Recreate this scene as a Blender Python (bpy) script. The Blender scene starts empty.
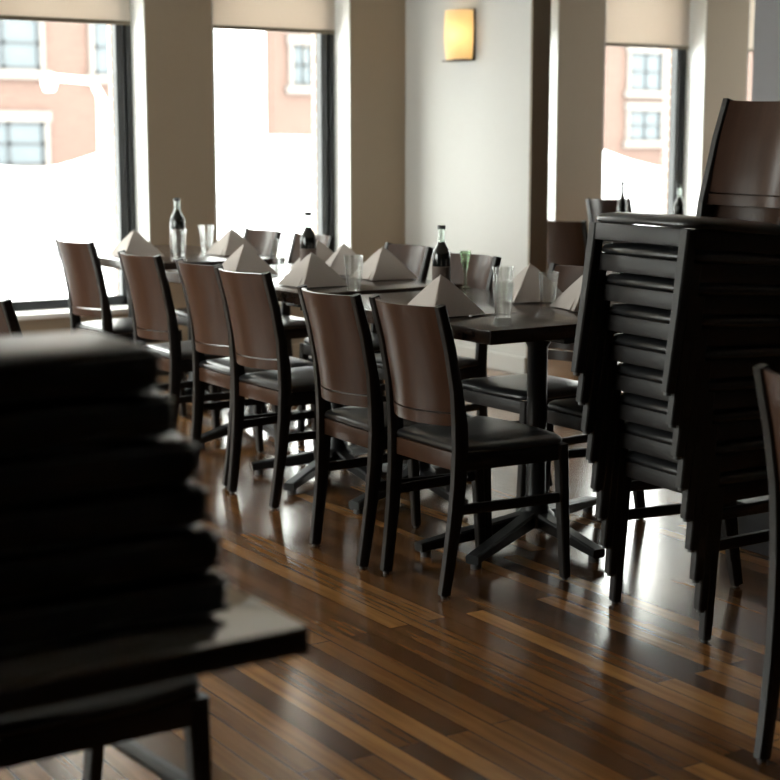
import bpy, bmesh, math, random
from mathutils import Vector, Matrix
random.seed(7)
D = bpy.data
SC = bpy.context.scene
COL = SC.collection
R = math.radians

# ------------------------------------------------------------------ camera, sky, light, exposure
cam = D.cameras.new('camera'); cam_o = D.objects.new('camera', cam); COL.objects.link(cam_o)
cam.sensor_width = 36.0; cam.sensor_fit = 'HORIZONTAL'; cam.lens = 1542 / 780 * 36
cam_o.location = (0, 0, 1.333)
cam_o.rotation_euler = (R(90 - 9.16), 0, R(-33))
cam.dof.use_dof = True; cam.dof.focus_distance = 4.75; cam.dof.aperture_fstop = 3.4
cam.clip_end = 300
SC.camera = cam_o

world = D.worlds.new('world'); SC.world = world; world.use_nodes = True
wn = world.node_tree; wn.nodes.clear()
wo = wn.nodes.new('ShaderNodeOutputWorld'); bg = wn.nodes.new('ShaderNodeBackground')
bg.inputs['Color'].default_value = (1.0, 0.99, 0.97, 1); bg.inputs['Strength'].default_value = 14.0
wn.links.new(bg.outputs[0], wo.inputs[0])

SC.view_settings.view_transform = 'Standard'
SC.view_settings.look = 'None'
SC.view_settings.gamma = 1.0
SC.view_settings.use_curve_mapping = False
SC.view_settings.exposure = 0.25
SC.cycles.use_denoising = True
SC.cycles.max_bounces = 10
SC.cycles.diffuse_bounces = 5
SC.cycles.transparent_max_bounces = 16
SC.cycles.sample_clamp_indirect = 8.0
SC.cycles.caustics_reflective = False
SC.cycles.caustics_refractive = False

V_WALL = 8.23      # inner face of the window wall
V_GLASS = 8.44     # plane of the glazing
X_LEFT = -2.2
X_RIGHT = 10.6
Y_BACK = -2.2
CEIL = 3.4
HEAD = 3.05
SILL = 0.385
WINS = [(1.40, 2.34), (2.757, 3.698), (4.116, 5.057), (5.748, 6.689), (7.095, 8.040), (8.464, 9.405)]
ADDED_RIGHT_WINS = [(6.7, 7.9)]  # unseen right-wall window, added to brighten the piers beyond the projecting wall
LEFT_WINS = [(4.6, 6.2), (6.5, 8.1)]


def portal(loc, rot, sx, sy):
    l = D.lights.new('window_portal', 'AREA'); l.shape = 'RECTANGLE'; l.size = sx; l.size_y = sy
    l.cycles.is_portal = True
    o = D.objects.new('window_portal', l); COL.objects.link(o); o.location = loc; o.rotation_euler = rot


for (a, b) in WINS:
    portal(((a + b) / 2, V_GLASS + 0.09, (SILL + HEAD) / 2), (R(-90), 0, 0), b - a, HEAD - SILL)
for (a, b) in LEFT_WINS:
    portal((X_LEFT - 0.15, (a + b) / 2, 1.55), (R(90), 0, R(-90)), b - a, 2.1)


for (a, b) in ADDED_RIGHT_WINS:
    portal((X_RIGHT + 0.15, (a + b) / 2, 1.55), (R(90), 0, R(90)), b - a, 2.1)


# ------------------------------------------------------------------ materials
def mat(name, color, rough=0.5, metal=0.0, spec=0.5, coat=0.0, trans=0.0, ior=1.45, coat_rough=0.1):
    m = D.materials.new(name); m.use_nodes = True
    b = m.node_tree.nodes['Principled BSDF']
    b.inputs['Base Color'].default_value = (*color, 1); b.inputs['Roughness'].default_value = rough
    b.inputs['Metallic'].default_value = metal; b.inputs['Specular IOR Level'].default_value = spec
    b.inputs['Coat Weight'].default_value = coat; b.inputs['Coat Roughness'].default_value = coat_rough
    b.inputs['Transmission Weight'].default_value = trans; b.inputs['IOR'].default_value = ior
    return m


def nodes(m):
    t = m.node_tree
    return t, t.nodes, t.links, t.nodes['Principled BSDF']


def wood(name, c1, c2, rough, scale=(1, 1, 1), coat=0.0, rvar=0.08, bump=0.05):
    m = mat(name, c1, rough, coat=coat)
    t, n, l, b = nodes(m)
    tc = n.new('ShaderNodeTexCoord'); mp = n.new('ShaderNodeMapping'); mp.inputs['Scale'].default_value = scale
    ns = n.new('ShaderNodeTexNoise'); ns.inputs['Scale'].default_value = 6; ns.inputs['Detail'].default_value = 6
    cr = n.new('ShaderNodeValToRGB'); cr.color_ramp.elements[0].color = (*c1, 1); cr.color_ramp.elements[1].color = (*c2, 1)
    cr.color_ramp.elements[0].position = 0.35; cr.color_ramp.elements[1].position = 0.7
    l.new(tc.outputs['Object'], mp.inputs[0]); l.new(mp.outputs[0], ns.inputs['Vector'])
    l.new(ns.outputs['Fac'], cr.inputs[0]); l.new(cr.outputs[0], b.inputs['Base Color'])
    mr = n.new('ShaderNodeMapRange'); mr.inputs['To Min'].default_value = rough - rvar; mr.inputs['To Max'].default_value = rough + rvar
    l.new(ns.outputs['Fac'], mr.inputs['Value']); l.new(mr.outputs[0], b.inputs['Roughness'])
    bp = n.new('ShaderNodeBump'); bp.inputs['Strength'].default_value = bump; bp.inputs['Distance'].default_value = 0.002
    l.new(ns.outputs['Fac'], bp.inputs['Height']); l.new(bp.outputs[0], b.inputs['Normal'])
    return m


def noisy(name, color, rough, amount=0.12, scale=30, bump=0.1, dist=0.002, spec=0.5):
    m = mat(name, color, rough, spec=spec)
    t, n, l, b = nodes(m)
    tc = n.new('ShaderNodeTexCoord'); ns = n.new('ShaderNodeTexNoise'); ns.inputs['Scale'].default_value = scale; ns.inputs['Detail'].default_value = 4
    hs = n.new('ShaderNodeMix'); hs.data_type = 'RGBA'
    hs.inputs[6].default_value = (*[c * (1 - amount) for c in color], 1); hs.inputs[7].default_value = (*[min(1, c * (1 + amount)) for c in color], 1)
    l.new(tc.outputs['Object'], ns.inputs['Vector']); l.new(ns.outputs['Fac'], hs.inputs[0]); l.new(hs.outputs[2], b.inputs['Base Color'])
    bp = n.new('ShaderNodeBump'); bp.inputs['Strength'].default_value = bump; bp.inputs['Distance'].default_value = dist
    l.new(ns.outputs['Fac'], bp.inputs['Height']); l.new(bp.outputs[0], b.inputs['Normal'])
    return m


M = {}
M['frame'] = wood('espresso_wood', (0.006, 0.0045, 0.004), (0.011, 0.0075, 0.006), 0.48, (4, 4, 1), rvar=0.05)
M['frame'].node_tree.nodes['Principled BSDF'].inputs['Specular IOR Level'].default_value = 0.5
M['panel'] = wood('mahogany_panel', (0.050, 0.0225, 0.0125), (0.062, 0.028, 0.0155), 0.34, (1, 9, 1.0), rvar=0.01, bump=0.0)
M['panel'].node_tree.nodes['Principled BSDF'].inputs['Specular IOR Level'].default_value = 0.28
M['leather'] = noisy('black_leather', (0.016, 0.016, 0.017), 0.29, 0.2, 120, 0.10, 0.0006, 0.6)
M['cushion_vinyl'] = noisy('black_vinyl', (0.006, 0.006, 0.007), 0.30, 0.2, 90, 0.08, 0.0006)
M['glide'] = mat('nylon_glide', (0.06, 0.06, 0.06), 0.4)
M['tabletop'] = wood('dark_table_wood', (0.022, 0.013, 0.010), (0.040, 0.024, 0.017), 0.20, (1, 5, 5), rvar=0.04, bump=0.03)
M['table_side'] = noisy('polished_tabletop', (0.72, 0.71, 0.69), 0.07, 0.05, 4, 0.0, 0.0)
M['table_side'].node_tree.nodes['Principled BSDF'].inputs['Metallic'].default_value = 0.8
M['iron'] = mat('black_cast_iron', (0.010, 0.010, 0.011), 0.38)
M['napkin'] = noisy('linen', (0.53, 0.475, 0.44), 0.9, 0.06, 260, 0.25, 0.001)
M['bottle_dark'] = mat('dark_bottle_glass', (0.006, 0.007, 0.006), 0.06, spec=0.8)
M['bottle_label'] = noisy('bottle_label', (0.12, 0.085, 0.07), 0.6, 0.15, 60, 0.05)
M['cap'] = mat('black_cap', (0.01, 0.01, 0.01), 0.35)
M['steel'] = mat('cutlery_steel', (0.55, 0.55, 0.55), 0.2, metal=1.0)
M['wall_taupe'] = noisy('taupe_paint', (0.355, 0.285, 0.21), 0.7, 0.03, 40, 0.06, 0.001)
M['wall_grey'] = noisy('pale_grey_paint', (0.50, 0.49, 0.465), 0.65, 0.02, 40, 0.06, 0.001)
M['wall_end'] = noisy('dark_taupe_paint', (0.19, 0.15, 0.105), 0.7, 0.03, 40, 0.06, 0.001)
M['reveal'] = noisy('white_reveal_paint', (0.88, 0.88, 0.86), 0.6, 0.02, 40, 0.05, 0.001)
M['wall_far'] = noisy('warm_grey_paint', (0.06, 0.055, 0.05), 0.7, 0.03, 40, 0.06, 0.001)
M['wall_slate'] = noisy('slate_paint', (0.20, 0.192, 0.20), 0.7, 0.03, 40, 0.06, 0.001)
M['ceiling'] = noisy('ceiling_paint', (0.56, 0.54, 0.50), 0.8, 0.02, 30, 0.05, 0.001)
M['alu'] = mat('black_window_frame', (0.014, 0.015, 0.016), 0.4)
M['alu_grey'] = mat('grey_window_gasket', (0.10, 0.105, 0.11), 0.5)
M['snow'] = noisy('snow', (0.88, 0.89, 0.91), 0.8, 0.03, 3, 0.3, 0.05)
M['box'] = noisy('dark_grey_metal', (0.035, 0.036, 0.040), 0.5, 0.1, 30, 0.05)
M['stone'] = noisy('window_stone', (0.115, 0.10, 0.092), 0.8, 0.06, 6, 0.1)
M['outer_frame'] = mat('dark_sash', (0.022, 0.026, 0.03), 0.4)
M['outer_glass'] = noisy('old_window_glass', (0.045, 0.056, 0.064), 0.3, 0.3, 0.9, 0.0)
M['lamp_metal'] = mat('pale_lamp_paint', (0.75, 0.74, 0.70), 0.5)
M['bronze'] = mat('dark_bronze', (0.035, 0.026, 0.02), 0.4, metal=0.6)


def floor_mat():
    m = mat('oak_strip_floor', (0.1, 0.05, 0.02), 0.3, spec=0.6, coat=0.35, coat_rough=0.17)
    t, n, l, b = nodes(m)
    tc = n.new('ShaderNodeTexCoord'); mp = n.new('ShaderNodeMapping'); mp.inputs['Rotation'].default_value = (0, 0, R(90))
    br = n.new('ShaderNodeTexBrick'); br.offset = 0.37; br.offset_frequency = 2; br.squash = 1
    br.inputs['Scale'].default_value = 1.0; br.inputs['Mortar Size'].default_value = 0.0026; br.inputs['Mortar Smooth'].default_value = 0.6
    br.inputs['Brick Width'].default_value = 1.15; br.inputs['Row Height'].default_value = 0.064; br.inputs['Bias'].default_value = 0.0
    br.inputs['Color1'].default_value = (0, 0, 0, 1); br.inputs['Color2'].default_value = (1, 1, 1, 1); br.inputs['Mortar'].default_value = (0.25, 0.25, 0.25, 1)
    l.new(tc.outputs['Object'], mp.inputs[0]); l.new(mp.outputs[0], br.inputs['Vector'])
    cr = n.new('ShaderNodeValToRGB'); e = cr.color_ramp.elements
    e[0].position = 0.0; e[0].color = (0.075, 0.030, 0.010, 1); e[1].position = 1.0; e[1].color = (0.46, 0.225, 0.075, 1)
    x = e.new(0.45); x.color = (0.20, 0.088, 0.030, 1); x = e.new(0.75); x.color = (0.30, 0.138, 0.046, 1)
    l.new(br.outputs['Color'], cr.inputs[0])
    mp2 = n.new('ShaderNodeMapping'); mp2.inputs['Scale'].default_value = (16, 0.8, 1)
    ns = n.new('ShaderNodeTexNoise'); ns.inputs['Scale'].default_value = 2.2; ns.inputs['Detail'].default_value = 4; ns.inputs['Roughness'].default_value = 0.6
    l.new(tc.outputs['Object'], mp2.inputs[0]); l.new(mp2.outputs[0], ns.inputs['Vector'])
    mx = n.new('ShaderNodeMix'); mx.data_type = 'RGBA'; mx.blend_type = 'MULTIPLY'; mx.inputs[0].default_value = 0.8
    cr2 = n.new('ShaderNodeValToRGB'); cr2.color_ramp.elements[0].position = 0.32; cr2.color_ramp.elements[0].color = (0.50, 0.46, 0.42, 1)
    cr2.color_ramp.elements[1].position = 0.62; cr2.color_ramp.elements[1].color = (1.06, 1.06, 1.06, 1)
    l.new(ns.outputs['Fac'], cr2.inputs[0]); l.new(cr.outputs[0], mx.inputs[6]); l.new(cr2.outputs[0], mx.inputs[7])
    mo = n.new('ShaderNodeMix'); mo.data_type = 'RGBA'; mo.inputs[7].default_value = (0.018, 0.009, 0.005, 1)
    l.new(br.outputs['Fac'], mo.inputs[0]); l.new(mx.outputs[2], mo.inputs[6]); l.new(mo.outputs[2], b.inputs['Base Color'])
    n2 = n.new('ShaderNodeTexNoise'); n2.inputs['Scale'].default_value = 3.0; n2.inputs['Detail'].default_value = 5
    l.new(tc.outputs['Object'], n2.inputs['Vector'])
    mr = n.new('ShaderNodeMapRange'); mr.inputs['From Min'].default_value = 0.3; mr.inputs['From Max'].default_value = 0.7
    mr.inputs['To Min'].default_value = 0.17; mr.inputs['To Max'].default_value = 0.21
    l.new(n2.outputs['Fac'], mr.inputs['Value']); l.new(mr.outputs[0], b.inputs['Roughness'])
    bp = n.new('ShaderNodeBump'); bp.inputs['Strength'].default_value = 0.12; bp.inputs['Distance'].default_value = 0.001
    ad = n.new('ShaderNodeMath'); ad.operation = 'MULTIPLY_ADD'; ad.inputs[1].default_value = -0.6
    ad.inputs[2].default_value = 1.0; l.new(br.outputs['Fac'], ad.inputs[0]); l.new(ad.outputs[0], bp.inputs['Height'])
    l.new(bp.outputs[0], b.inputs['Normal'])
    return m


def brick_mat(name, c1, c2, mortar, sx):
    m = mat(name, c1, 0.85)
    t, n, l, b = nodes(m)
    tc = n.new('ShaderNodeTexCoord'); sp = n.new('ShaderNodeSeparateXYZ'); cb = n.new('ShaderNodeCombineXYZ'); ad = n.new('ShaderNodeMath')
    l.new(tc.outputs['Object'], sp.inputs[0]); l.new(sp.outputs[0], ad.inputs[0]); l.new(sp.outputs[1], ad.inputs[1])
    l.new(ad.outputs[0], cb.inputs[0]); l.new(sp.outputs[2], cb.inputs[1])
    br = n.new('ShaderNodeTexBrick'); br.inputs['Scale'].default_value = 1; br.inputs['Brick Width'].default_value = 0.22 * sx; br.inputs['Row Height'].default_value = 0.075 * sx
    br.inputs['Mortar Size'].default_value = 0.01 * sx
    br.inputs['Color1'].default_value = (*c1, 1); br.inputs['Color2'].default_value = (*c2, 1); br.inputs['Mortar'].default_value = (*mortar, 1)
    l.new(cb.outputs[0], br.inputs['Vector']); l.new(br.outputs['Color'], b.inputs['Base Color'])
    return m


def facing_fac(n, l, base, gain, power):
    lw = n.new('ShaderNodeLayerWeight'); lw.inputs['Blend'].default_value = 0.5
    p = n.new('ShaderNodeMath'); p.operation = 'POWER'; p.inputs[1].default_value = power
    q = n.new('ShaderNodeMath'); q.operation = 'MULTIPLY_ADD'; q.inputs[1].default_value = gain; q.inputs[2].default_value = base
    l.new(lw.outputs['Facing'], p.inputs[0]); l.new(p.outputs[0], q.inputs[0])
    return q


def pane_mat():
    m = D.materials.new('window_glass'); m.use_nodes = True
    t = m.node_tree; n = t.nodes; n.clear(); l = t.links
    o = n.new('ShaderNodeOutputMaterial'); mx = n.new('ShaderNodeMixShader'); tr = n.new('ShaderNodeBsdfTransparent'); gl = n.new('ShaderNodeBsdfGlossy')
    fr = facing_fac(n, l, 0.03, 0.8, 5.0)
    tr.inputs[0].default_value = (0.94, 0.97, 0.95, 1); gl.inputs['Roughness'].default_value = 0.02
    l.new(fr.outputs[0], mx.inputs[0]); l.new(tr.outputs[0], mx.inputs[1]); l.new(gl.outputs[0], mx.inputs[2]); l.new(mx.outputs[0], o.inputs[0])
    return m


def cloth_mat(name, col, trans):
    m = D.materials.new(name); m.use_nodes = True
    t = m.node_tree; n = t.nodes; n.clear(); l = t.links
    o = n.new('ShaderNodeOutputMaterial'); mx = n.new('ShaderNodeMixShader'); df = n.new('ShaderNodeBsdfDiffuse'); tl = n.new('ShaderNodeBsdfTranslucent')
    mx.inputs[0].default_value = trans; df.inputs[0].default_value = (*col, 1); tl.inputs[0].default_value = (*col, 1)
    w = n.new('ShaderNodeTexWave'); w.inputs['Scale'].default_value = 60; tc = n.new('ShaderNodeTexCoord'); l.new(tc.outputs['Object'], w.inputs['Vector'])
    bp = n.new('ShaderNodeBump'); bp.inputs['Strength'].default_value = 0.03; l.new(w.outputs['Fac'], bp.inputs['Height']); l.new(bp.outputs[0], df.inputs['Normal'])
    l.new(df.outputs[0], mx.inputs[1]); l.new(tl.outputs[0], mx.inputs[2]); l.new(mx.outputs[0], o.inputs[0])
    return m


def emit_mat(name, col, s):
    m = D.materials.new(name); m.use_nodes = True
    t = m.node_tree; n = t.nodes; n.clear()
    o = n.new('ShaderNodeOutputMaterial'); e = n.new('ShaderNodeEmission'); e.inputs[0].default_value = (*col, 1); e.inputs[1].default_value = s
    t.links.new(e.outputs[0], o.inputs[0]); return m


def thin_glass(name, tint, solid, ior):
    m = D.materials.new(name); m.use_nodes = True
    t = m.node_tree; n = t.nodes; n.clear(); l = t.links
    o = n.new('ShaderNodeOutputMaterial'); mx = n.new('ShaderNodeMixShader'); tr = n.new('ShaderNodeBsdfTransparent'); gl = n.new('ShaderNodeBsdfGlossy')
    fr = facing_fac(n, l, 0.04, 0.85, 3.0); gs = n.new('ShaderNodeBsdfGlass'); m2 = n.new('ShaderNodeMixShader')
    tr.inputs[0].default_value = (*tint, 1); gs.inputs['Color'].default_value = (*tint, 1); gs.inputs['Roughness'].default_value = 0.0; gl.inputs['Roughness'].default_value = 0.03
    m2.inputs[0].default_value = solid
    l.new(fr.outputs[0], mx.inputs[0]); l.new(tr.outputs[0], mx.inputs[1]); l.new(gl.outputs[0], mx.inputs[2])
    l.new(mx.outputs[0], m2.inputs[1]); l.new(gs.outputs[0], m2.inputs[2]); l.new(m2.outputs[0], o.inputs[0])
    return m


M['glass'] = thin_glass('clear_glass', (0.985, 0.99, 0.985), 0.15, 1.5)
M['neck_glass'] = thin_glass('neck_glass', (0.80, 0.86, 0.82), 0.15, 1.5)
M['green_glass'] = thin_glass('green_glass', (0.80, 0.88, 0.78), 0.15, 1.5)
M['floor'] = floor_mat()
M['brick_far'] = brick_mat('street_brick', (0.070, 0.037, 0.028), (0.080, 0.045, 0.034), (0.086, 0.060, 0.050), 1.0)
M['brick_near'] = brick_mat('own_brick', (0.30, 0.20, 0.16), (0.36, 0.25, 0.20), (0.42, 0.38, 0.34), 1.0)
M['pane'] = pane_mat()
M['blind'] = cloth_mat('blind_cloth', (0.74, 0.67, 0.60), 0.27)
M['blind_bar'] = mat('blind_bar', (0.16, 0.13, 0.09), 0.6)
M['shade'] = cloth_mat('sconce_glass', (0.95, 0.86, 0.68), 0.75)
M['bulb'] = emit_mat('lamp_bulb', (1.0, 0.72, 0.36), 30.0)


# ------------------------------------------------------------------ mesh helpers
def bm_box(bm, c, s, bev=0.0, rz=0.0, seg=2):
    r = bmesh.ops.create_cube(bm, size=1)
    vs = r['verts']
    mt = Matrix.Translation(c) @ Matrix.Rotation(rz, 4, 'Z') @ Matrix.Diagonal((*s, 1))
    bmesh.ops.transform(bm, matrix=mt, verts=vs)
    if bev > 0:
        es = list({e for v in vs for e in v.link_edges})
        bmesh.ops.bevel(bm, geom=es, offset=bev, segments=seg, affect='EDGES', profile=0.5)


def bm_sweep(bm, pts, ref=(0, 1, 0), cap_bevel=0.0):
    """pts: list of (pos, w_along_ref, d_other); rounded rectangle cross-section"""
    rings = []
    ref = Vector(ref)
    for i, (p, w, d) in enumerate(pts):
        p = Vector(p)
        a = Vector(pts[max(0, i - 1)][0]); b = Vector(pts[min(len(pts) - 1, i + 1)][0])
        tg = (b - a).normalized()
        side = (ref - tg * ref.dot(tg)).normalized(); up = tg.cross(side)
        ring = []
        c = 0.28
        for (sx, sy) in ((1, -1 + c), (1, 1 - c), (1 - c, 1), (-1 + c, 1), (-1, 1 - c), (-1, -1 + c), (-1 + c, -1), (1 - c, -1)):
            ring.append(bm.verts.new(p + side * (sx * w / 2) + up * (sy * d / 2)))
        rings.append(ring)
    for a, b in zip(rings, rings[1:]):
        for k in range(8):
            bm.faces.new((a[k], a[(k + 1) % 8], b[(k + 1) % 8], b[k]))
    bm.faces.new(rings[0][::-1]); bm.faces.new(rings[-1])
    bmesh.ops.recalc_face_normals(bm, faces=bm.faces)


def bm_lathe(bm, prof, n=24, c=(0, 0, 0), closed=False):
    rings = []
    for (r, z) in prof:
        if r < 1e-5:
            rings.append([bm.verts.new((c[0], c[1], c[2] + z))])
        else:
            rings.append([bm.verts.new((c[0] + r * math.cos(2 * math.pi * k / n), c[1] + r * math.sin(2 * math.pi * k / n), c[2] + z)) for k in range(n)])
    pairs = list(zip(rings, rings[1:]))
    if closed: pairs.append((rings[-1], rings[0]))
    for a, b in pairs:
        if len(a) == 1 and len(b) == 1: continue
        for k in range(n):
            k2 = (k + 1) % n
            if len(a) == 1: bm.faces.new((a[0], b[k2], b[k]))
            elif len(b) == 1: bm.faces.new((a[k], a[k2], b[0]))
            else: bm.faces.new((a[k], a[k2], b[k2], b[k]))
    bmesh.ops.recalc_face_normals(bm, faces=bm.faces)


def obj(name, bm, m, parent=None, smooth=False, angle=40):
    me = D.meshes.new(name); bm.to_mesh(me); bm.free()
    me.materials.append(M[m] if isinstance(m, str) else m)
    if smooth:
        me.polygons.foreach_set('use_smooth', [True] * len(me.polygons))
        try: me.set_sharp_from_angle(angle=R(angle))
        except Exception: pass
    o = D.objects.new(name, me); COL.objects.link(o)
    if parent is not None: o.parent = parent
    return o


def box(name, c, s, m, parent=None, bev=0.0, rz=0.0):
    bm = bmesh.new(); bm_box(bm, c, s, bev, rz); return obj(name, bm, m, parent, smooth=bev > 0)


def span(name, x0, x1, y0, y1, z0, z1, m, parent=None, bev=0.0):
    return box(name, ((x0 + x1) / 2, (y0 + y1) / 2, (z0 + z1) / 2), (x1 - x0, y1 - y0, z1 - z0), m, parent, bev)


def struct(o):
    o['kind'] = 'structure'; return o


def tag(o, label, cat, group=None):
    o['label'] = label; o['category'] = cat
    if group: o['group'] = group
    return o


def thing(name, label, cat, loc=(0, 0, 0), rz=0.0, group=None):
    o = D.objects.new(name, None); o.empty_display_size = 0.1; COL.objects.link(o)
    o.location = loc; o.rotation_euler = (0, 0, rz)
    return tag(o, label, cat, group)


KIDS = {}


def kids(o):
    return [c for c in COL.objects if c.parent == o]


def copy_tree(o, parent=None):
    c = o.copy(); COL.objects.link(c)
    if parent is not None: c.parent = parent
    for ch in kids(o): copy_tree(ch, c)
    return c


# ------------------------------------------------------------------ setting
struct(span('floor', X_LEFT - 0.3, X_RIGHT + 0.3, Y_BACK - 0.3, V_WALL + 0.02, -0.12, 0.0, 'floor'))
struct(span('ceiling', X_LEFT - 0.3, X_RIGHT + 0.3, Y_BACK - 0.3, V_GLASS + 0.3, CEIL, CEIL + 0.15, 'ceiling'))

# window wall: piers, spandrel below the sills, band above the heads
bm = bmesh.new()
edges = [X_LEFT - 0.3] + [e for w in WINS for e in w] + [X_RIGHT + 0.3]
for a, b in zip(edges[0::2], edges[1::2]):
    bm_box(bm, ((a + b) / 2, (V_WALL + V_GLASS + 0.03) / 2, CEIL / 2), (b - a, V_GLASS + 0.03 - V_WALL, CEIL))
for (a, b) in WINS:
    bm_box(bm, ((a + b) / 2, (V_WALL + V_GLASS + 0.03) / 2, (SILL - 0.03) / 2), (b - a, V_GLASS + 0.03 - V_WALL, SILL - 0.03))
    bm_box(bm, ((a + b) / 2, (V_WALL + V_GLASS + 0.03) / 2, (HEAD + CEIL) / 2), (b - a, V_GLASS + 0.03 - V_WALL, CEIL - HEAD))
struct(obj('wall_window', bm, 'wall_taupe'))
# brick skin outside, wider openings end at the dark frames
bm = bmesh.new()
y0, y1 = V_GLASS + 0.035, V_GLASS + 0.09
for i in range(len(WINS) + 1):
    a = X_LEFT - 0.3 if i == 0 else WINS[i - 1][1] - 0.105
    b = X_RIGHT + 0.3 if i == len(WINS) else WINS[i][0] + 0.105
    bm_box(bm, ((a + b) / 2, (y0 + y1) / 2, 1.5), (b - a, y1 - y0, 4.0))
for (a, b) in WINS:
    bm_box(bm, ((a + b) / 2, (y0 + y1) / 2, 0.0), (b - a - 0.21, y1 - y0, 0.75))
    bm_box(bm, ((a + b) / 2, (y0 + y1) / 2, 3.25), (b - a - 0.21, y1 - y0, 0.4))
struct(obj('wall_outside', bm, 'brick_near'))

for i, (a, b) in enumerate(WINS):
    w = D.objects.new('window_%d' % (i + 1), None); COL.objects.link(w); struct(w)
    bm = bmesh.new()   # black frame: stiles, bottom rail, head
    for (x0, x1) in ((a, a + 0.045), (a + 0.062, a + 0.105), (b - 0.045, b - 0.002), (b - 0.105, b - 0.062)):
        bm_box(bm, ((x0 + x1) / 2, V_GLASS, (SILL + HEAD) / 2), (x1 - x0, 0.06, HEAD - SILL), 0.004)
    bm_box(bm, ((a + b) / 2, V_GLASS, SILL + 0.028), (b - a, 0.06, 0.056), 0.004)
    bm_box(bm, ((a + b) / 2, V_GLASS, HEAD - 0.03), (b - a, 0.06, 0.06), 0.004)
    obj('window_frame', bm, 'alu', w)
    bm = bmesh.new()
    for x in (a + 0.0535, b - 0.0535):
        bm_box(bm, (x, V_GLASS + 0.01, (SILL + HEAD) / 2), (0.02, 0.04, HEAD - SILL))
    obj('gasket', bm, 'alu_grey', w)
    span('pane', a + 0.1, b - 0.1, V_GLASS + 0.006, V_GLASS + 0.012, SILL + 0.04, HEAD - 0.05, 'pane', w)
    span('window_sill', a + 0.001, b - 0.001, V_WALL - 0.015, V_GLASS - 0.028, SILL - 0.03, SILL, 'reveal', w, 0.004)
    bm = bmesh.new()
    for x in (a + 0.004, b - 0.004):
        bm_box(bm, (x, (V_WALL + V_GLASS) / 2 - 0.012, (SILL + HEAD) / 2), (0.008, V_GLASS - V_WALL - 0.03, HEAD - SILL))
    obj('window_reveal', bm, 'reveal', w)
    # roller blind drawn part of the way down
    bl = thing('roller_blind', 'x', 'blind', ((a + b) / 2, V_GLASS - 0.06, 1.988), 0, 'beige roller blinds half drawn')
    wd = (b - a) - 0.05
    box('blind_cloth', (0, 0, 0.512), (wd, 0.002, 0.98), 'blind', bl)
    box('bottom_bar', (0, 0, 0.011), (wd, 0.012, 0.024), 'blind_bar', bl, 0.003)
    bm = bmesh.new(); bm_lathe(bm, [(0.0, 0), (0.024, 0), (0.024, wd), (0.0, wd)], 16)
    rl = obj('roller_tube', bm, 'alu_grey', bl, True); rl.location = (-wd / 2, 0.0, 1.005); rl.rotation_euler = (0, R(90), 0)
    bl['label'] = {
        1: 'beige roller blind over the leftmost window, above the brick house view',
        2: 'beige roller blind in the narrow window left of the corner',
        3: 'beige roller blind mostly hidden behind the projecting grey wall',
        4: 'beige roller blind in the window above the tall chair stack',
        5: 'sliver of beige roller blind at the top right beside the slate wall',
    }.get(i, 'beige roller blind in a window out of view to the left')
    if i < 1:
        for c in kids(bl): D.objects.remove(c)
        D.objects.remove(bl)

# projecting pale wall with the sconce, dark end
struct(span('wall_projecting', 5.46, 5.585, 6.962, V_WALL + 0.01, 0, CEIL, 'wall_grey'))
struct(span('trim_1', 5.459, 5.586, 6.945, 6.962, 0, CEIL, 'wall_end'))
struct(span('wall_column', 7.19, 8.2, 6.60, 6.95, 0, CEIL, 'wall_slate'))
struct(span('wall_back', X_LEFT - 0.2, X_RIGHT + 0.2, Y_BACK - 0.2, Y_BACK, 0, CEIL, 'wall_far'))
n_win = len(WINS)
for (side, X, wins) in (('left', X_LEFT - 0.1, LEFT_WINS), ('right', X_RIGHT + 0.1, ADDED_RIGHT_WINS)):   # wide windows out of view; the right one is added for its light
    bm = bmesh.new()
    ed = [Y_BACK] + [e for w in wins for e in w] + [V_GLASS]
    for a, b in zip(ed[0::2], ed[1::2]):
        bm_box(bm, (X, (a + b) / 2, CEIL / 2), (0.2, b - a, CEIL))
    for (a, b) in wins:
        bm_box(bm, (X, (a + b) / 2, 0.25), (0.2, b - a, 0.5)); bm_box(bm, (X, (a + b) / 2, (2.6 + CEIL) / 2), (0.2, b - a, CEIL - 2.6))
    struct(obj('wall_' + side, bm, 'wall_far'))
    for (a, b) in wins:
        n_win += 1
        w = D.objects.new('window_%d' % n_win, None); COL.objects.link(w); struct(w)
        bm = bmesh.new()
        for (ya, yb) in ((a, a + 0.06), (b - 0.06, b), ((a + b) / 2 - 0.03, (a + b) / 2 + 0.03)):
            bm_box(bm, (X, (ya + yb) / 2, 1.55), (0.06, yb - ya, 2.1), 0.004)
        for z in (0.53, 2.57): bm_box(bm, (X, (a + b) / 2, z), (0.06, b - a, 0.06), 0.004)
        obj('window_frame', bm, 'alu', w)
        span('pane', X - 0.003, X + 0.003, a + 0.05, b - 0.05, 0.55, 2.55, 'pane', w)
# skirting along the window wall and the projecting wall
bm = bmesh.new()
bm_box(bm, ((X_LEFT + 5.44) / 2, V_WALL - 0.008, 0.05), (5.44 - X_LEFT, 0.016, 0.10), 0.003)
struct(obj('baseboard_window', bm, 'wall_taupe'))
bm = bmesh.new(); bm_box(bm, (5.452, 7.58, 0.05), (0.015, 1.24, 0.10), 0.003)
struct(obj('baseboard_projecting', bm, 'wall_grey'))

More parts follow.
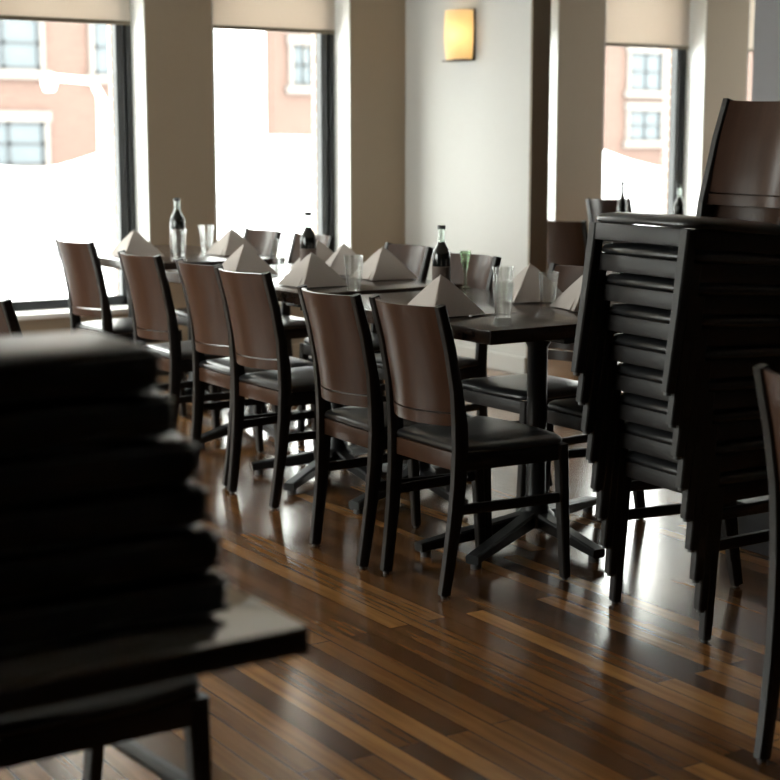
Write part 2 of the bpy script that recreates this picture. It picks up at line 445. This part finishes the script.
# ------------------------------------------------------------------ outside: snowy street, brick houses
struct(span('ground', -60, 110, V_GLASS + 0.25, 120, -0.62, -0.5, 'snow'))
bm = bmesh.new()
prof = [(-6, 0.6), (0, 1.0), (4.0, 1.22), (5.5, 1.14), (6.04, 1.03), (6.7, 1.26), (7.0, 1.32), (8.0, 1.46), (9.3, 1.44), (11, 1.4), (12.6, 1.5), (13.8, 1.35), (14.65, 1.0), (17, 0.8), (24, 0.4)]
rows = []
for k in range(9):
    f = k / 8.0; yy = 13.2 + 6.0 * f; h = math.sin(math.pi * f) ** 0.8
    row = []
    for j, (x, z) in enumerate(prof):
        jit = 0.05 * math.sin(j * 2.3 + k * 1.7) * (0 if k == 4 else 1)
        row.append(bm.verts.new((x * (yy / 16.2), yy, -0.52 + (z + 0.52 + jit) * h)))
    rows.append(row)
for a, b in zip(rows, rows[1:]):
    for k in range(len(prof) - 1): bm.faces.new((a[k], a[k + 1], b[k + 1], b[k]))
bmesh.ops.recalc_face_normals(bm, faces=bm.faces)
sn = obj('snow_bank', bm, 'snow', None, True, 180)
ss = sn.modifiers.new('s', 'SUBSURF'); ss.levels = 2; ss.render_levels = 2
tag(sn, 'bright white snow bank along the street beyond the windows', 'snow')


def house(label, x0, x1, y, h, wins):
    t = thing('brick_house', label, 'building', ((x0 + x1) / 2, y, -0.5), 0, 'brick houses across the street')
    cx = (x0 + x1) / 2
    box('brick_wall', (0, 4, h / 2), (x1 - x0, 8, h), 'brick_far', t)
    box('cornice', (0, -0.1, h - 0.2), (x1 - x0 + 0.1, 0.5, 0.5), 'stone', t, 0.05)
    for (a, b, z0, z1) in wins:
        xm = (a + b) / 2 - cx; zm = (z0 + z1) / 2 + 0.5; w = b - a; hh = z1 - z0
        bm = bmesh.new()   # pale stone surround
        bm_box(bm, (xm, -0.06, zm - hh / 2 - 0.12), (w + 0.5, 0.2, 0.24)); bm_box(bm, (xm, -0.05, zm + hh / 2 + 0.14), (w + 0.4, 0.16, 0.28))
        for sx in (-1, 1): bm_box(bm, (xm + sx * (w / 2 + 0.07), -0.04, zm), (0.14, 0.12, hh))
        f = obj('window', bm, 'stone', t)
        bm = bmesh.new()
        for sx in (-1, 0, 1): bm_box(bm, (xm + sx * (w / 2 - 0.05), -0.03, zm), (0.1, 0.08, hh))
        for sz in (-1, 0, 1): bm_box(bm, (xm, -0.03, zm + sz * (hh / 2 - 0.05)), (w, 0.08, 0.1))
        obj('sash', bm, 'outer_frame', f)
        box('pane', (xm, -0.012, zm), (w, 0.03, hh), 'outer_glass', f)
    return t


K = 40 / 24.0
zz = lambda z: 1.333 + (z - 1.333) * K
house('pink brick house with sash windows seen through the leftmost window', -12, 18.4, 40, 6.2,
      [(7.75 * K, 8.95 * K, zz(2.45), zz(3.28)), (9.86 * K, 10.85 * K, zz(2.40), zz(3.28)), (7.8 * K, 8.98 * K, zz(0.95), zz(1.64)), (10.25 * K, 10.85 * K, zz(0.95), zz(1.64)),
       (5.6 * K, 6.7 * K, zz(2.45), zz(3.28))])
house('pink brick house with pale windows seen through the middle and right windows', 21.6, 52, 40, 6.0,
      [(13.55 * K, 13.95 * K, zz(2.3), zz(3.0)), (14.6 * K, 15.6 * K, zz(2.3), zz(3.1)), (17.4 * K, 18.4 * K, zz(2.3), zz(3.1)), (21.35 * K, 22.2 * K, zz(2.35), zz(3.1)), (21.35 * K, 22.2 * K, zz(1.35), zz(1.95)), (19.2 * K, 20.2 * K, zz(2.3), zz(3.1))])
t = thing('rendered_house', 'white rendered house left of the brick one in the middle window', 'building', (20.07, 39.6, -0.5))
box('white_wall', (0, 4.3, 2.8), (2.8, 8.6, 5.6), 'snow', t)
box('cornice', (0, 4.2, 5.65), (2.85, 8.9, 0.3), 'stone', t, 0.05)
# pale street lamp with an outreaching arm, seen against the left brick house
t = thing('street_lamp', 'pale street lamp with a bent arm outside the leftmost window', 'lamp', (8.15, 19.6, -0.5))
bm = bmesh.new(); bm_sweep(bm, [((0, 0, 0), 0.14, 0.14), ((0, 0, 2.4), 0.10, 0.10), ((-0.12, 0, 2.62), 0.09, 0.09), ((-0.7, 0, 2.66), 0.08, 0.08)]); obj('pole', bm, 'lamp_metal', t, True)
bm = bmesh.new(); bm_lathe(bm, [(0, 0), (0.08, -0.02), (0.11, -0.12), (0.07, -0.24), (0, -0.25)], 16); o = obj('lamp_head', bm, 'lamp_metal', t, True); o.location = (-0.72, 0, 2.72)

# ------------------------------------------------------------------ dining chair (local: faces +X, origin between the rear feet)
POST = [(0.0, 0.0, 0.158), (0.10, 0.014, 0.161), (0.22, 0.030, 0.165), (0.34, 0.041, 0.169), (0.44, 0.045, 0.172), (0.52, 0.041, 0.173), (0.62, 0.028, 0.174), (0.74, 0.004, 0.175), (0.87, -0.032, 0.175)]


def post_x(z):
    for (a, b) in zip(POST, POST[1:]):
        if a[0] <= z <= b[0]:
            f = (z - a[0]) / (b[0] - a[0]); return a[1] + (b[1] - a[1]) * f
    return POST[-1][1]


def make_chair(label, group, low=1.0):
    global POST
    keep = POST
    POST = [(z if z <= 0.46 else 0.46 + (z - 0.46) * low, x if z <= 0.5 else 0.043 + (x - 0.043) * (low - 0.18 if low < 1 else 1), y) for (z, x, y) in POST]
    lz = lambda z: 0.46 + (z - 0.46) * low
    t = thing('dining_chair', label, 'chair', (0, 0, 0), 0, group)
    for s in (-1, 1):                      # rear legs run up into the back posts
        bm = bmesh.new(); pts = []
        for (z, x, y) in POST:
            d = 0.034 + 0.014 * max(0, 1 - abs(z - 0.44) / 0.40)
            if z > 0.56: d = 0.034 - 0.006 * (z - 0.6) / 0.27
            pts.append(((x, s * y, max(z, 0.008)), 0.027, d))
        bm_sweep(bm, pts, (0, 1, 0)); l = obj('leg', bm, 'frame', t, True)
        bm = bmesh.new(); bm_lathe(bm, [(0, 0), (0.010, 0), (0.010, 0.010), (0, 0.010)], 10, (0.0, s * 0.158, 0)); obj('glide', bm, 'glide', l, True)
        bm = bmesh.new()                   # front leg
        bm_sweep(bm, [((0.425, s * 0.200, 0.008), 0.028, 0.028), ((0.412, s * 0.199, 0.22), 0.033, 0.033), ((0.402, s * 0.197, 0.428), 0.037, 0.037)], (0, 1, 0))
        l = obj('leg', bm, 'frame', t, True)
        bm = bmesh.new(); bm_lathe(bm, [(0, 0), (0.010, 0), (0.010, 0.010), (0, 0.010)], 10, (0.425, s * 0.200, 0)); obj('glide', bm, 'glide', l, True)
        bm = bmesh.new(); bm_sweep(bm, [((0.042, s * 0.168, 0.262), 0.018, 0.030), ((0.412, s * 0.198, 0.262), 0.018, 0.030)], (0, 1, 0)); obj('stretcher', bm, 'frame', t, True)
        bm = bmesh.new(); bm_sweep(bm, [((0.05, s * 0.176, 0.405), 0.018, 0.050), ((0.395, s * 0.199, 0.405), 0.018, 0.050)], (0, 1, 0)); obj('apron', bm, 'frame', t, True)
    box('apron', (0.410, 0, 0.406), (0.020, 0.365, 0.046), 'frame', t, 0.003)
    box('apron', (0.048, 0, 0.403), (0.020, 0.320, 0.054), 'panel', t, 0.003)
    # padded seat
    out = []
    def arc(cx, cy, r, a0, a1, n=5):
        return [(cx + r * math.cos(R(a0 + (a1 - a0) * k / n)), cy + r * math.sin(R(a0 + (a1 - a0) * k / n))) for k in range(n + 1)]
    front = [(0.416 + 0.016 * math.cos(math.pi * k / 6 / 1.0 - math.pi / 2) , -0.165 + 0.33 * k / 6) for k in range(1, 6)]
    out += arc(0.363, -0.167, 0.053, -80, -8) + front + arc(0.363, 0.167, 0.053, 8, 80)
    out += [(0.26, 0.216), (0.14, 0.205)] + arc(0.068, 0.155, 0.03, 80, 180) + [(0.038, 0.05), (0.038, -0.05)] + arc(0.068, -0.155, 0.03, 180, 280) + [(0.14, -0.205), (0.26, -0.216)]
    cx = 0.24
    bm = bmesh.new(); rings = []
    for (sc, z) in ((0.955, 0.431), (0.985, 0.433), (1.0, 0.440), (0.985, 0.449), (0.945, 0.455), (0.80, 0.461), (0.5, 0.465)):
        rings.append([bm.verts.new((cx + (x - cx) * sc, y * sc, z)) for (x, y) in out])
    for a, b in zip(rings, rings[1:]):
        for k in range(len(out)): bm.faces.new((a[k], a[(k + 1) % len(out)], b[(k + 1) % len(out)], b[k]))
    bm.faces.new(rings[0][::-1]); bm.faces.new(rings[-1]); bmesh.ops.recalc_face_normals(bm, faces=bm.faces)
    obj('seat', bm, 'leather', t, True, 60)

    def slat(name, z0, z1, th, m, nz=10):
        bm = bmesh.new(); ny = 16; grid = [[], []]
        for side in (0, 1):
            for i in range(nz + 1):
                z = z0 + (z1 - z0) * i / nz; row = []
                for j in range(ny + 1):
                    f = -1 + 2 * j / ny
                    hw = 0.163
                    x = post_x(z) - 0.055 * (1 - f * f) + 0.002 + (th / 2 if side == 0 else -th / 2)
                    row.append(bm.verts.new((x, f * hw, z)))
                grid[side].append(row)
        for side in (0, 1):
            for i in range(nz):
                for j in range(ny):
                    q = (grid[side][i][j], grid[side][i][j + 1], grid[side][i + 1][j + 1], grid[side][i + 1][j]); bm.faces.new(q)
        for i in range(nz):
            for j in (0, ny): bm.faces.new((grid[0][i][j], grid[0][i + 1][j], grid[1][i + 1][j], grid[1][i][j]))
        for j in range(ny):
            for i in (0, nz): bm.faces.new((grid[0][i][j], grid[0][i][j + 1], grid[1][i][j + 1], grid[1][i][j]))
        bmesh.ops.recalc_face_normals(bm, faces=bm.faces)
        return obj(name, bm, m, t, True)
    slat('back_panel', lz(0.553), lz(0.866), 0.016, 'panel')
    slat('back_rail', lz(0.512), lz(0.548), 0.020, 'panel', 2)
    POST = keep
    return t


NEAR = 'dining chairs along the near side of the tables'
FAR = 'dining chairs along the far side of the tables'
STACK = 'chairs in the tall stack on the right'
proto = make_chair('dark dining chair nearest the camera in the row, at the end of the nearest table', NEAR)
proto_low = make_chair('lowest', STACK, 0.84)
first = [True]



def chair(x, y, rz, label, group, z=0.0, zs=1.0):
    o = proto if first[0] else copy_tree(proto)
    first[0] = False
    o.location = (x, y, z); o.rotation_euler = (0, 0, R(rz)); o.scale = (1, 1, zs)
    o['label'] = label; o['group'] = group
    return o


chair(2.533, 3.765, 0, 'dark dining chair nearest in the row, its seat sticking out past the nearest table corner', NEAR)
chair(2.506, 4.169, -2, 'second dark dining chair in the row, in front of the nearest pyramid napkin', NEAR)
chair(2.644, 5.019, 2, 'third dark dining chair in the row, close beside the fourth', NEAR)
chair(2.675, 5.444, -1, 'fourth dark dining chair in the row, its back half hidden by the third', NEAR)
chair(2.672, 6.00, 1, 'fifth dark dining chair in the row, in front of the tall glass bottle', NEAR)
chair(2.765, 6.96, 4, 'leftmost dark dining chair of the row, against the bright left window', NEAR)

chair(3.690, 3.87, 180, 'dark dining chair at the far side of the nearest table, beside the chair stack', FAR)
chair(3.715, 4.43, 181, 'dark dining chair across the nearest table, its seat showing behind the table post', FAR)
chair(3.745, 5.19, 180, 'dark dining chair behind the dark sauce bottle, window light on its back', FAR)
chair(3.850, 5.82, 178, 'dark dining chair whose back peeks out behind a white napkin near the wall corner', FAR)
chair(3.88, 6.72, 180, 'dark dining chair beyond the far bottle, its back edge before the second window', FAR)
chair(3.87, 7.24, 179, 'dark dining chair farthest across, its back low in the second window', FAR)

# stack of nine on the right
order = ['lowest', 'eighth from the top', 'seventh from the top', 'sixth from the top', 'fifth from the top', 'fourth from the top', 'third from the top', 'second from the top', 'topmost']
what = ['standing on the floor', None, None, None, None, None, None, None, 'with its backrest rising clear']
sx, sy, sr = 1.126 * 0.83867 + 4.381 * 0.54464, -1.126 * 0.54464 + 4.381 * 0.83867, 175.7
for k in range(9):
    lab = '%s black chair %sin the tall right-hand stack' % (order[k], (what[k] + ' ') if what[k] else '')
    o = proto_low if k == 0 else copy_tree(proto_low)
    o['label'] = lab; o['group'] = STACK
    tilt = R(-0.6 * k)                    # each chair sits a little further back on the one below
    rot = Matrix.Rotation(R(sr), 4, 'Z') @ Matrix.Rotation(tilt, 4, 'Y')
    piv = Vector((0.41, 0, 0.43))
    tgt = Vector((sx, sy, 0)) + Matrix.Rotation(R(sr), 4, 'Z') @ Vector((0.41 + 0.0145 * k, 0, 0.43 + 0.0853 * k))
    o.rotation_euler = rot.to_euler(); o.location = tgt - (rot.to_3x3() @ piv)

chair(2.408, 2.075, -3, 'dark chair cut off by the right picture edge, before the stack', 'single chairs near the camera')
chair(0.86, 2.62, -90, 'black chair pushed in under the foreground table at lower left', 'single chairs near the camera')
chair(1.548, 4.59, 0, 'dark chair barely showing at the left edge above the pile of black cushions', 'single chairs near the camera')
chair(5.93, 7.22, 12, 'brown dining chair beyond the end of the projecting wall, at the side table', 'chairs at the table beyond the projecting wall')
chair(6.88, 7.88, -90, 'tall brown chair under the right window, behind the stack top', 'chairs at the table beyond the projecting wall', 0.0, 1.10)


# ------------------------------------------------------------------ dining tables
def bar(bm, p0, p1, w0, w1, h0, h1):
    d = Vector(p1) - Vector(p0)
    ref = Vector((0, 0, 1)).cross(d).normalized()
    bm_sweep(bm, [(p0, w0, h0), (p1, w1, h1)], ref)


def pedestal(t, c, feet, top):
    bm = bmesh.new(); bm_lathe(bm, [(0, 0.09), (0.05, 0.09), (0.045, 0.12), (0.034, 0.15), (0.034, top - 0.05), (0.05, top - 0.02), (0.05, top - 0.012), (0, top - 0.012)], 24, (c[0], c[1], 0))
    obj('column', bm, 'iron', t, True)
    bm = bmesh.new(); bm_box(bm, (c[0], c[1], top - 0.008), (0.40, 0.10, 0.014), 0.003); bm_box(bm, (c[0], c[1], top - 0.008), (0.10, 0.40, 0.0142), 0.003)
    obj('top_bracket', bm, 'iron', t, True)
    bm = bmesh.new(); bm_lathe(bm, [(0, 0.045), (0.065, 0.045), (0.065, 0.085), (0.045, 0.105), (0, 0.105)], 24, (c[0], c[1], 0)); obj('hub', bm, 'iron', t, True)
    for (fx, fy) in feet:
        bm = bmesh.new(); bar(bm, (c[0], c[1], 0.074), (fx, fy, 0.034), 0.055, 0.045, 0.055, 0.03)
        a = obj('base_arm', bm, 'iron', t, True)
        bm = bmesh.new(); dx, dy = (c[0] - fx), (c[1] - fy); L = math.hypot(dx, dy)
        bm_lathe(bm, [(0, 0), (0.018, 0), (0.018, 0.022), (0, 0.022)], 14, (fx + dx / L * 0.03, fy + dy / L * 0.03, 0)); obj('foot', bm, 'glide', a, True)


def table(label, x0, x1, y0, y1, peds, group='dining tables in a row', top='tabletop', th=0.046, rz=0.0):
    cx, cy = (x0 + x1) / 2, (y0 + y1) / 2
    t = thing('dining_table', label, 'table', (cx, cy, 0), rz, group)
    if top == 'table_side':
        box('tabletop', (0, 0, 0.7485), (x1 - x0 - 0.004, y1 - y0 - 0.004, 0.003), top, t, 0.001)
        box('edge_band', (0, 0, 0.747 - th / 2), (x1 - x0, y1 - y0, th), 'frame', t, 0.003)
    else:
        box('tabletop', (0, 0, 0.75 - th / 2), (x1 - x0, y1 - y0, th), top, t, 0.004)
    for (c, feet) in peds:
        pedestal(t, (c[0] - cx, c[1] - cy), [(f[0] - cx, f[1] - cy) for f in feet], 0.75 - th)
    return t


def xfeet(c, a=0.40, b=0.17):
    return [(c[0] - a, c[1] - b), (c[0] + a, c[1] + b), (c[0] - b * 0.3, c[1] - a * 0.9), (c[0] + b * 0.3, c[1] + a * 0.9)]


c1 = (3.20, 4.02)
table('nearest dark wood table, its corner above the front chair seat', 2.862, 3.655, 3.832, 5.03,
      [(c1, [(2.72, 4.02), (2.775, 3.80), (3.16, 3.64), (3.62, 4.22)]), ((3.25, 4.80), xfeet((3.25, 4.80)))])
c2 = (3.18, 5.30)
table('middle dark wood table, between the sauce bottle and the far table', 2.955, 3.715, 5.165, 6.50,
      [(c2, [(2.80, 5.02), (2.86, 5.43), (3.115, 4.86), (3.56, 5.52)]), ((3.3, 6.2), xfeet((3.3, 6.2)))])
table('farthest dark wood table of the row, carrying the tall glass bottle', 3.04, 3.83, 6.87, 8.10,
      [((3.42, 7.1), xfeet((3.42, 7.1))), ((3.42, 7.85), xfeet((3.42, 7.85), 0.36, 0.1)[:3])])
table('table beyond the projecting wall, under the right window', 6.20, 7.05, 6.75, 7.52, [((6.62, 7.12), xfeet((6.62, 7.12), 0.30, 0.1))], 'dining tables in a row')
c5 = (0.20, 1.92)
table('foreground polished table at lower left, its bare corner shining', -0.396, 0.904, 1.57, 2.27, [(c5, xfeet(c5))], 'dining tables in a row', 'table_side', 0.033)


# ------------------------------------------------------------------ pile of black padded cushions on the foreground table
def cushion(k, xr, yc, z, label):
    t = thing('seat_cushion', label, 'cushion', (xr - 0.29, yc, z), R(random.uniform(-1.2, 1.2)), 'black cushions piled on the foreground table')
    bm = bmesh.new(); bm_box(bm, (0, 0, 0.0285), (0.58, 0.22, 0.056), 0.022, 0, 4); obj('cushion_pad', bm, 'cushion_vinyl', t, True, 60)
    bm = bmesh.new()
    for zz_ in (0.012, 0.045):
        ring = []
        for (x, y) in ((0.27, 0.096), (-0.27, 0.096), (-0.27, -0.096), (0.27, -0.096)):
            ring.append(Vector((x * 1.055, y * 1.12, zz_)))
        for a, b in zip(ring, ring[1:] + ring[:1]): bm_sweep(bm, [(a, 0.006, 0.006), (b, 0.006, 0.006)], (0, 0, 1))
    obj('piping', bm, 'cushion_vinyl', t, True)
    return t


names = ['bottom', 'second from the bottom', 'third from the bottom', 'third from the top', 'second from the top', 'topmost']
xr = [0.850, 0.842, 0.828, 0.815, 0.785, 0.768]
for k in range(6):
    cushion(k, xr[k] - 0.008, 1.765, 0.751 + 0.0575 * k, '%s black padded cushion in the dark pile on the foreground table' % names[k])


# ------------------------------------------------------------------ napkins folded into pyramids
def napkin(label, x, y, z, rz, w=0.225, d=0.20, h=0.135):
    t = thing('folded_napkin', label, 'napkin', (x, y, z), R(rz), 'pyramid napkins on the tables')
    bm = bmesh.new(); n = 8; rings = []
    base = [(-w / 2, -d / 2), (w / 2, -d / 2), (w / 2, d / 2), (-w / 2, d / 2)]
    for i in range(n + 1):
        f = i / n; ring = []
        sc = (1 - f) ** 0.92 if f < 1 else 0.0
        if i == n:
            rings.append([bm.verts.new((-0.006, 0, h))]); break
        for k in range(4):
            a = Vector(base[k]); b = Vector(base[(k + 1) % 4])
            for j in range(4):
                g = j / 4; p = a.lerp(b, g)
                puff = 1 - 0.10 * math.sin(math.pi * g) * (1 - f) + 0.05 * math.sin(math.pi * g) * math.sin(math.pi * f)
                ring.append(bm.verts.new((p.x * sc * puff - 0.006 * f, p.y * sc * puff, h * f + 0.003)))
        rings.append(ring)
    for a, b in zip(rings, rings[1:]):
        for k in range(16):
            if len(b) == 1: bm.faces.new((a[k], a[(k + 1) % 16], b[0]))
            else: bm.faces.new((a[k], a[(k + 1) % 16], b[(k + 1) % 16], b[k]))
    bm.faces.new(rings[0][::-1]); bmesh.ops.recalc_face_normals(bm, faces=bm.faces)
    obj('napkin_cloth', bm, 'napkin', t, True, 30)
    bm = bmesh.new()                        # turned-back hem down the front crease
    for s in (0.0, 0.022):
        bm_sweep(bm, [((-w / 2 + 0.002, -d / 2 + 0.004 + s * 1.6, 0.005), 0.010, 0.006), ((-w * 0.27, -d * 0.27 + s, h * 0.47), 0.010, 0.006), ((-0.008, 0.0, h), 0.005, 0.005)], (0, 1, 0))
    obj('fold', bm, 'napkin', t, True)
    return t


ZT = 0.7505
NAPS = [
    (2.995, 4.285, 0, 'pyramid napkin on the nearest table corner, right behind the front chair back'),
    (3.55, 4.50, -16, 'pyramid napkin behind the single tumbler on the nearest table'),
    (3.545, 4.16, -14, 'pyramid napkin partly hidden by the chair stack'),
    (3.165, 5.45, 2, 'pyramid napkin at the near side of the middle table, left of the water glass'),
    (3.59, 5.575, -4, 'pyramid napkin on the middle table left of the dark sauce bottle'),
    (3.58, 6.10, -6, 'pyramid napkin right behind the wine bottle, at the far side of the middle table'),
    (3.57, 5.86, -20, 'pyramid napkin seen behind the water glass on the middle table'),
    (3.17, 6.05, 0, 'pyramid napkin behind the third and fourth chair backs'),
    (3.22, 7.35, 0, 'pyramid napkin on the farthest table by the left window frame'),
    (3.70, 7.20, 4, 'pyramid napkin at the far side of the farthest table, before the second window'),
]
for (x, y, rz, lab) in NAPS: napkin(lab, x, y, ZT, rz)


# ------------------------------------------------------------------ glasses and bottles
def tumbler(label, x, y, z=ZT, h=0.118, rt=0.037, rb=0.027, group='clear tumblers on the tables'):
    t = thing('tumbler', label, 'glass', (x, y, z), 0, group)
    bm = bmesh.new(); w = 0.0025
    bm_lathe(bm, [(0, 0), (rb - 0.002, 0), (rb, 0.003), (rt, h - 0.001), (rt - w * 0.5, h), (rt - w, h - 0.001), (rb - w + 0.002, 0.018), (rb - w - 0.004, 0.013), (0, 0.012)], 28)
    obj('glass_body', bm, 'glass', t, True, 50)
    return t


tumbler('outer tumbler of the nested pair at the end of the nearest table', 3.12, 4.11)
tumbler('inner tumbler standing nested inside another on the nearest table', 3.12, 4.11, ZT + 0.052)
tumbler('single clear tumbler on the nearest table, before a pyramid napkin', 3.455, 4.285, h=0.124)
tumbler('clear water glass at the near side of the middle table', 3.19, 5.175, h=0.14, rt=0.039)
tumbler('clear glass beside the wine bottle on the middle table', 3.50, 6.34, h=0.13)
tumbler('clear glass in front of the tall glass bottle on the farthest table', 3.42, 7.26, h=0.135, rt=0.042)
tumbler('clear glass right of the tall glass bottle on the farthest table', 3.73, 7.57, h=0.135, rt=0.042)
tumbler('clear glass left of the small bottle on the table under the right window', 6.62, 7.12, h=0.135)
tumbler('clear glass right of the small bottle on the table under the right window', 6.86, 7.02, h=0.135)


def bottle(label, x, y, h, r=0.033, body='bottle_dark', neck='bottle_dark', z=ZT, lab_z=(0.05, 0.42)):
    t = thing('bottle', label, 'bottle', (x, y, z), 0, 'bottles on the tables')
    s = h
    zb = 0.60 * s
    bm = bmesh.new(); bm_lathe(bm, [(0, 0), (r * 0.93, 0), (r, 0.006), (r, 0.54 * s), (r * 0.97, 0.60 * s), (r * 0.80, 0.66 * s), (r * 0.52, 0.72 * s), (r * 0.42, 0.76 * s)], 28); obj('bottle_body', bm, body, t, True, 60)
    bm = bmesh.new(); bm_lathe(bm, [(r * 0.42, 0.755 * s), (r * 0.38, 0.80 * s), (r * 0.36, 0.93 * s), (r * 0.44, 0.935 * s), (r * 0.44, 0.95 * s), (0, 0.95 * s)], 24); obj('bottle_neck', bm, neck, t, True, 60)
    bm = bmesh.new(); bm_lathe(bm, [(r * 0.45, 0.945 * s), (r * 0.46, 0.995 * s), (r * 0.40, s), (0, s)], 20); obj('cap', bm, 'cap', t, True)
    bm = bmesh.new(); bm_lathe(bm, [(r + 0.0004, lab_z[0] * s), (r + 0.0006, lab_z[0] * s), (r + 0.0006, lab_z[1] * s), (r + 0.0004, lab_z[1] * s)], 28, closed=True); obj('label', bm, 'bottle_label', t, True)
    return t


bottle('dark sauce bottle with a pale clear neck, behind the nearest napkin', 3.37, 4.83, 0.268, 0.035, neck='neck_glass')
bottle('dark wine bottle with a pale neck beside the napkins of the middle table', 3.42, 5.93, 0.275, 0.036, neck='neck_glass')
bottle('tall bottle with dark contents on the farthest table, before the window pier', 3.56, 7.57, 0.285, 0.040, neck='neck_glass')
bottle('small dark bottle on the table under the right window, near the window frame', 6.75, 7.10, 0.32, 0.034, neck='neck_glass')
bottle('slim dark bottle silhouetted in the right window above the chair stack', 6.47, 7.31, 0.34, 0.030)
t = thing('posy_glass', 'small green glass just right of the dark sauce bottle', 'glass', (3.62, 5.02, ZT))
bm = bmesh.new(); bm_lathe(bm, [(0, 0), (0.022, 0), (0.022, 0.004), (0.006, 0.010), (0.006, 0.06), (0.012, 0.08), (0.024, 0.15), (0.022, 0.15), (0.010, 0.084), (0, 0.075)], 22)
obj('stem_glass', bm, 'green_glass', t, True)
# table knife beside the nearest napkin
t = thing('table_knife', 'steel table knife lying beside the nearest pyramid napkin', 'knife', (3.14, 4.185, ZT), R(8))
bm = bmesh.new(); bm_sweep(bm, [((-0.11, 0, 0.004), 0.016, 0.006), ((-0.02, 0, 0.004), 0.012, 0.006)], (0, 1, 0)); obj('handle', bm, 'steel', t, True)
bm = bmesh.new(); bm_sweep(bm, [((-0.02, 0, 0.004), 0.012, 0.005), ((0.06, 0, 0.003), 0.019, 0.002), ((0.11, 0, 0.003), 0.008, 0.0015)], (0, 1, 0)); obj('blade', bm, 'steel', t, True)

# ------------------------------------------------------------------ low dark box on the floor behind the stack
t = thing('floor_box', 'low dark grey box on the floor behind the chair stack', 'box', (3.95, 3.35, 0))
box('box_body', (0, 0, 0.075), (0.55, 0.55, 0.15), 'box', t, 0.006)
box('lid', (0, 0, 0.156), (0.57, 0.57, 0.012), 'box', t, 0.004)

# ------------------------------------------------------------------ wall sconce
t = thing('wall_sconce', 'lit amber glass wall sconce on the pale projecting wall', 'lamp', (5.459, 7.60, 1.80))
bm = bmesh.new(); bm_box(bm, (-0.006, 0, 0.15), (0.010, 0.235, 0.30), 0.003); bm_box(bm, (-0.05, 0, 0.004), (0.09, 0.19, 0.008), 0.003)
obj('back_plate', bm, 'bronze', t, True)
bm = bmesh.new(); n = 20; cols = []
for zi, (z, k) in enumerate(((0.010, 0.90), (0.05, 0.96), (0.12, 1.0), (0.22, 1.0), (0.275, 0.98), (0.295, 0.97))):
    cols.append([[bm.verts.new((-0.012 - 0.105 * k * kk * math.sin(math.pi * j / n), 0.112 * k * kk * math.cos(math.pi * j / n), z)) for j in range(n + 1)] for kk in (1.0, 0.96)])
for a, b in zip(cols, cols[1:]):
    for s in (0, 1):
        for j in range(n): bm.faces.new((a[s][j], a[s][j + 1], b[s][j + 1], b[s][j]))
bmesh.ops.recalc_face_normals(bm, faces=bm.faces)
obj('lamp_shade', bm, 'shade', t, True)
bm = bmesh.new(); bmesh.ops.create_uvsphere(bm, u_segments=16, v_segments=10, radius=0.024); o = obj('bulb', bm, 'bulb', t, True); o.location = (-0.055, -0.025, 0.15)
pl = D.lights.new('sconce_light', 'POINT'); pl.energy = 9.0; pl.color = (1.0, 0.66, 0.32); pl.shadow_soft_size = 0.026
lo = D.objects.new('sconce_light', pl); COL.objects.link(lo); lo.parent = t; lo.location = (-0.055, -0.025, 0.15)
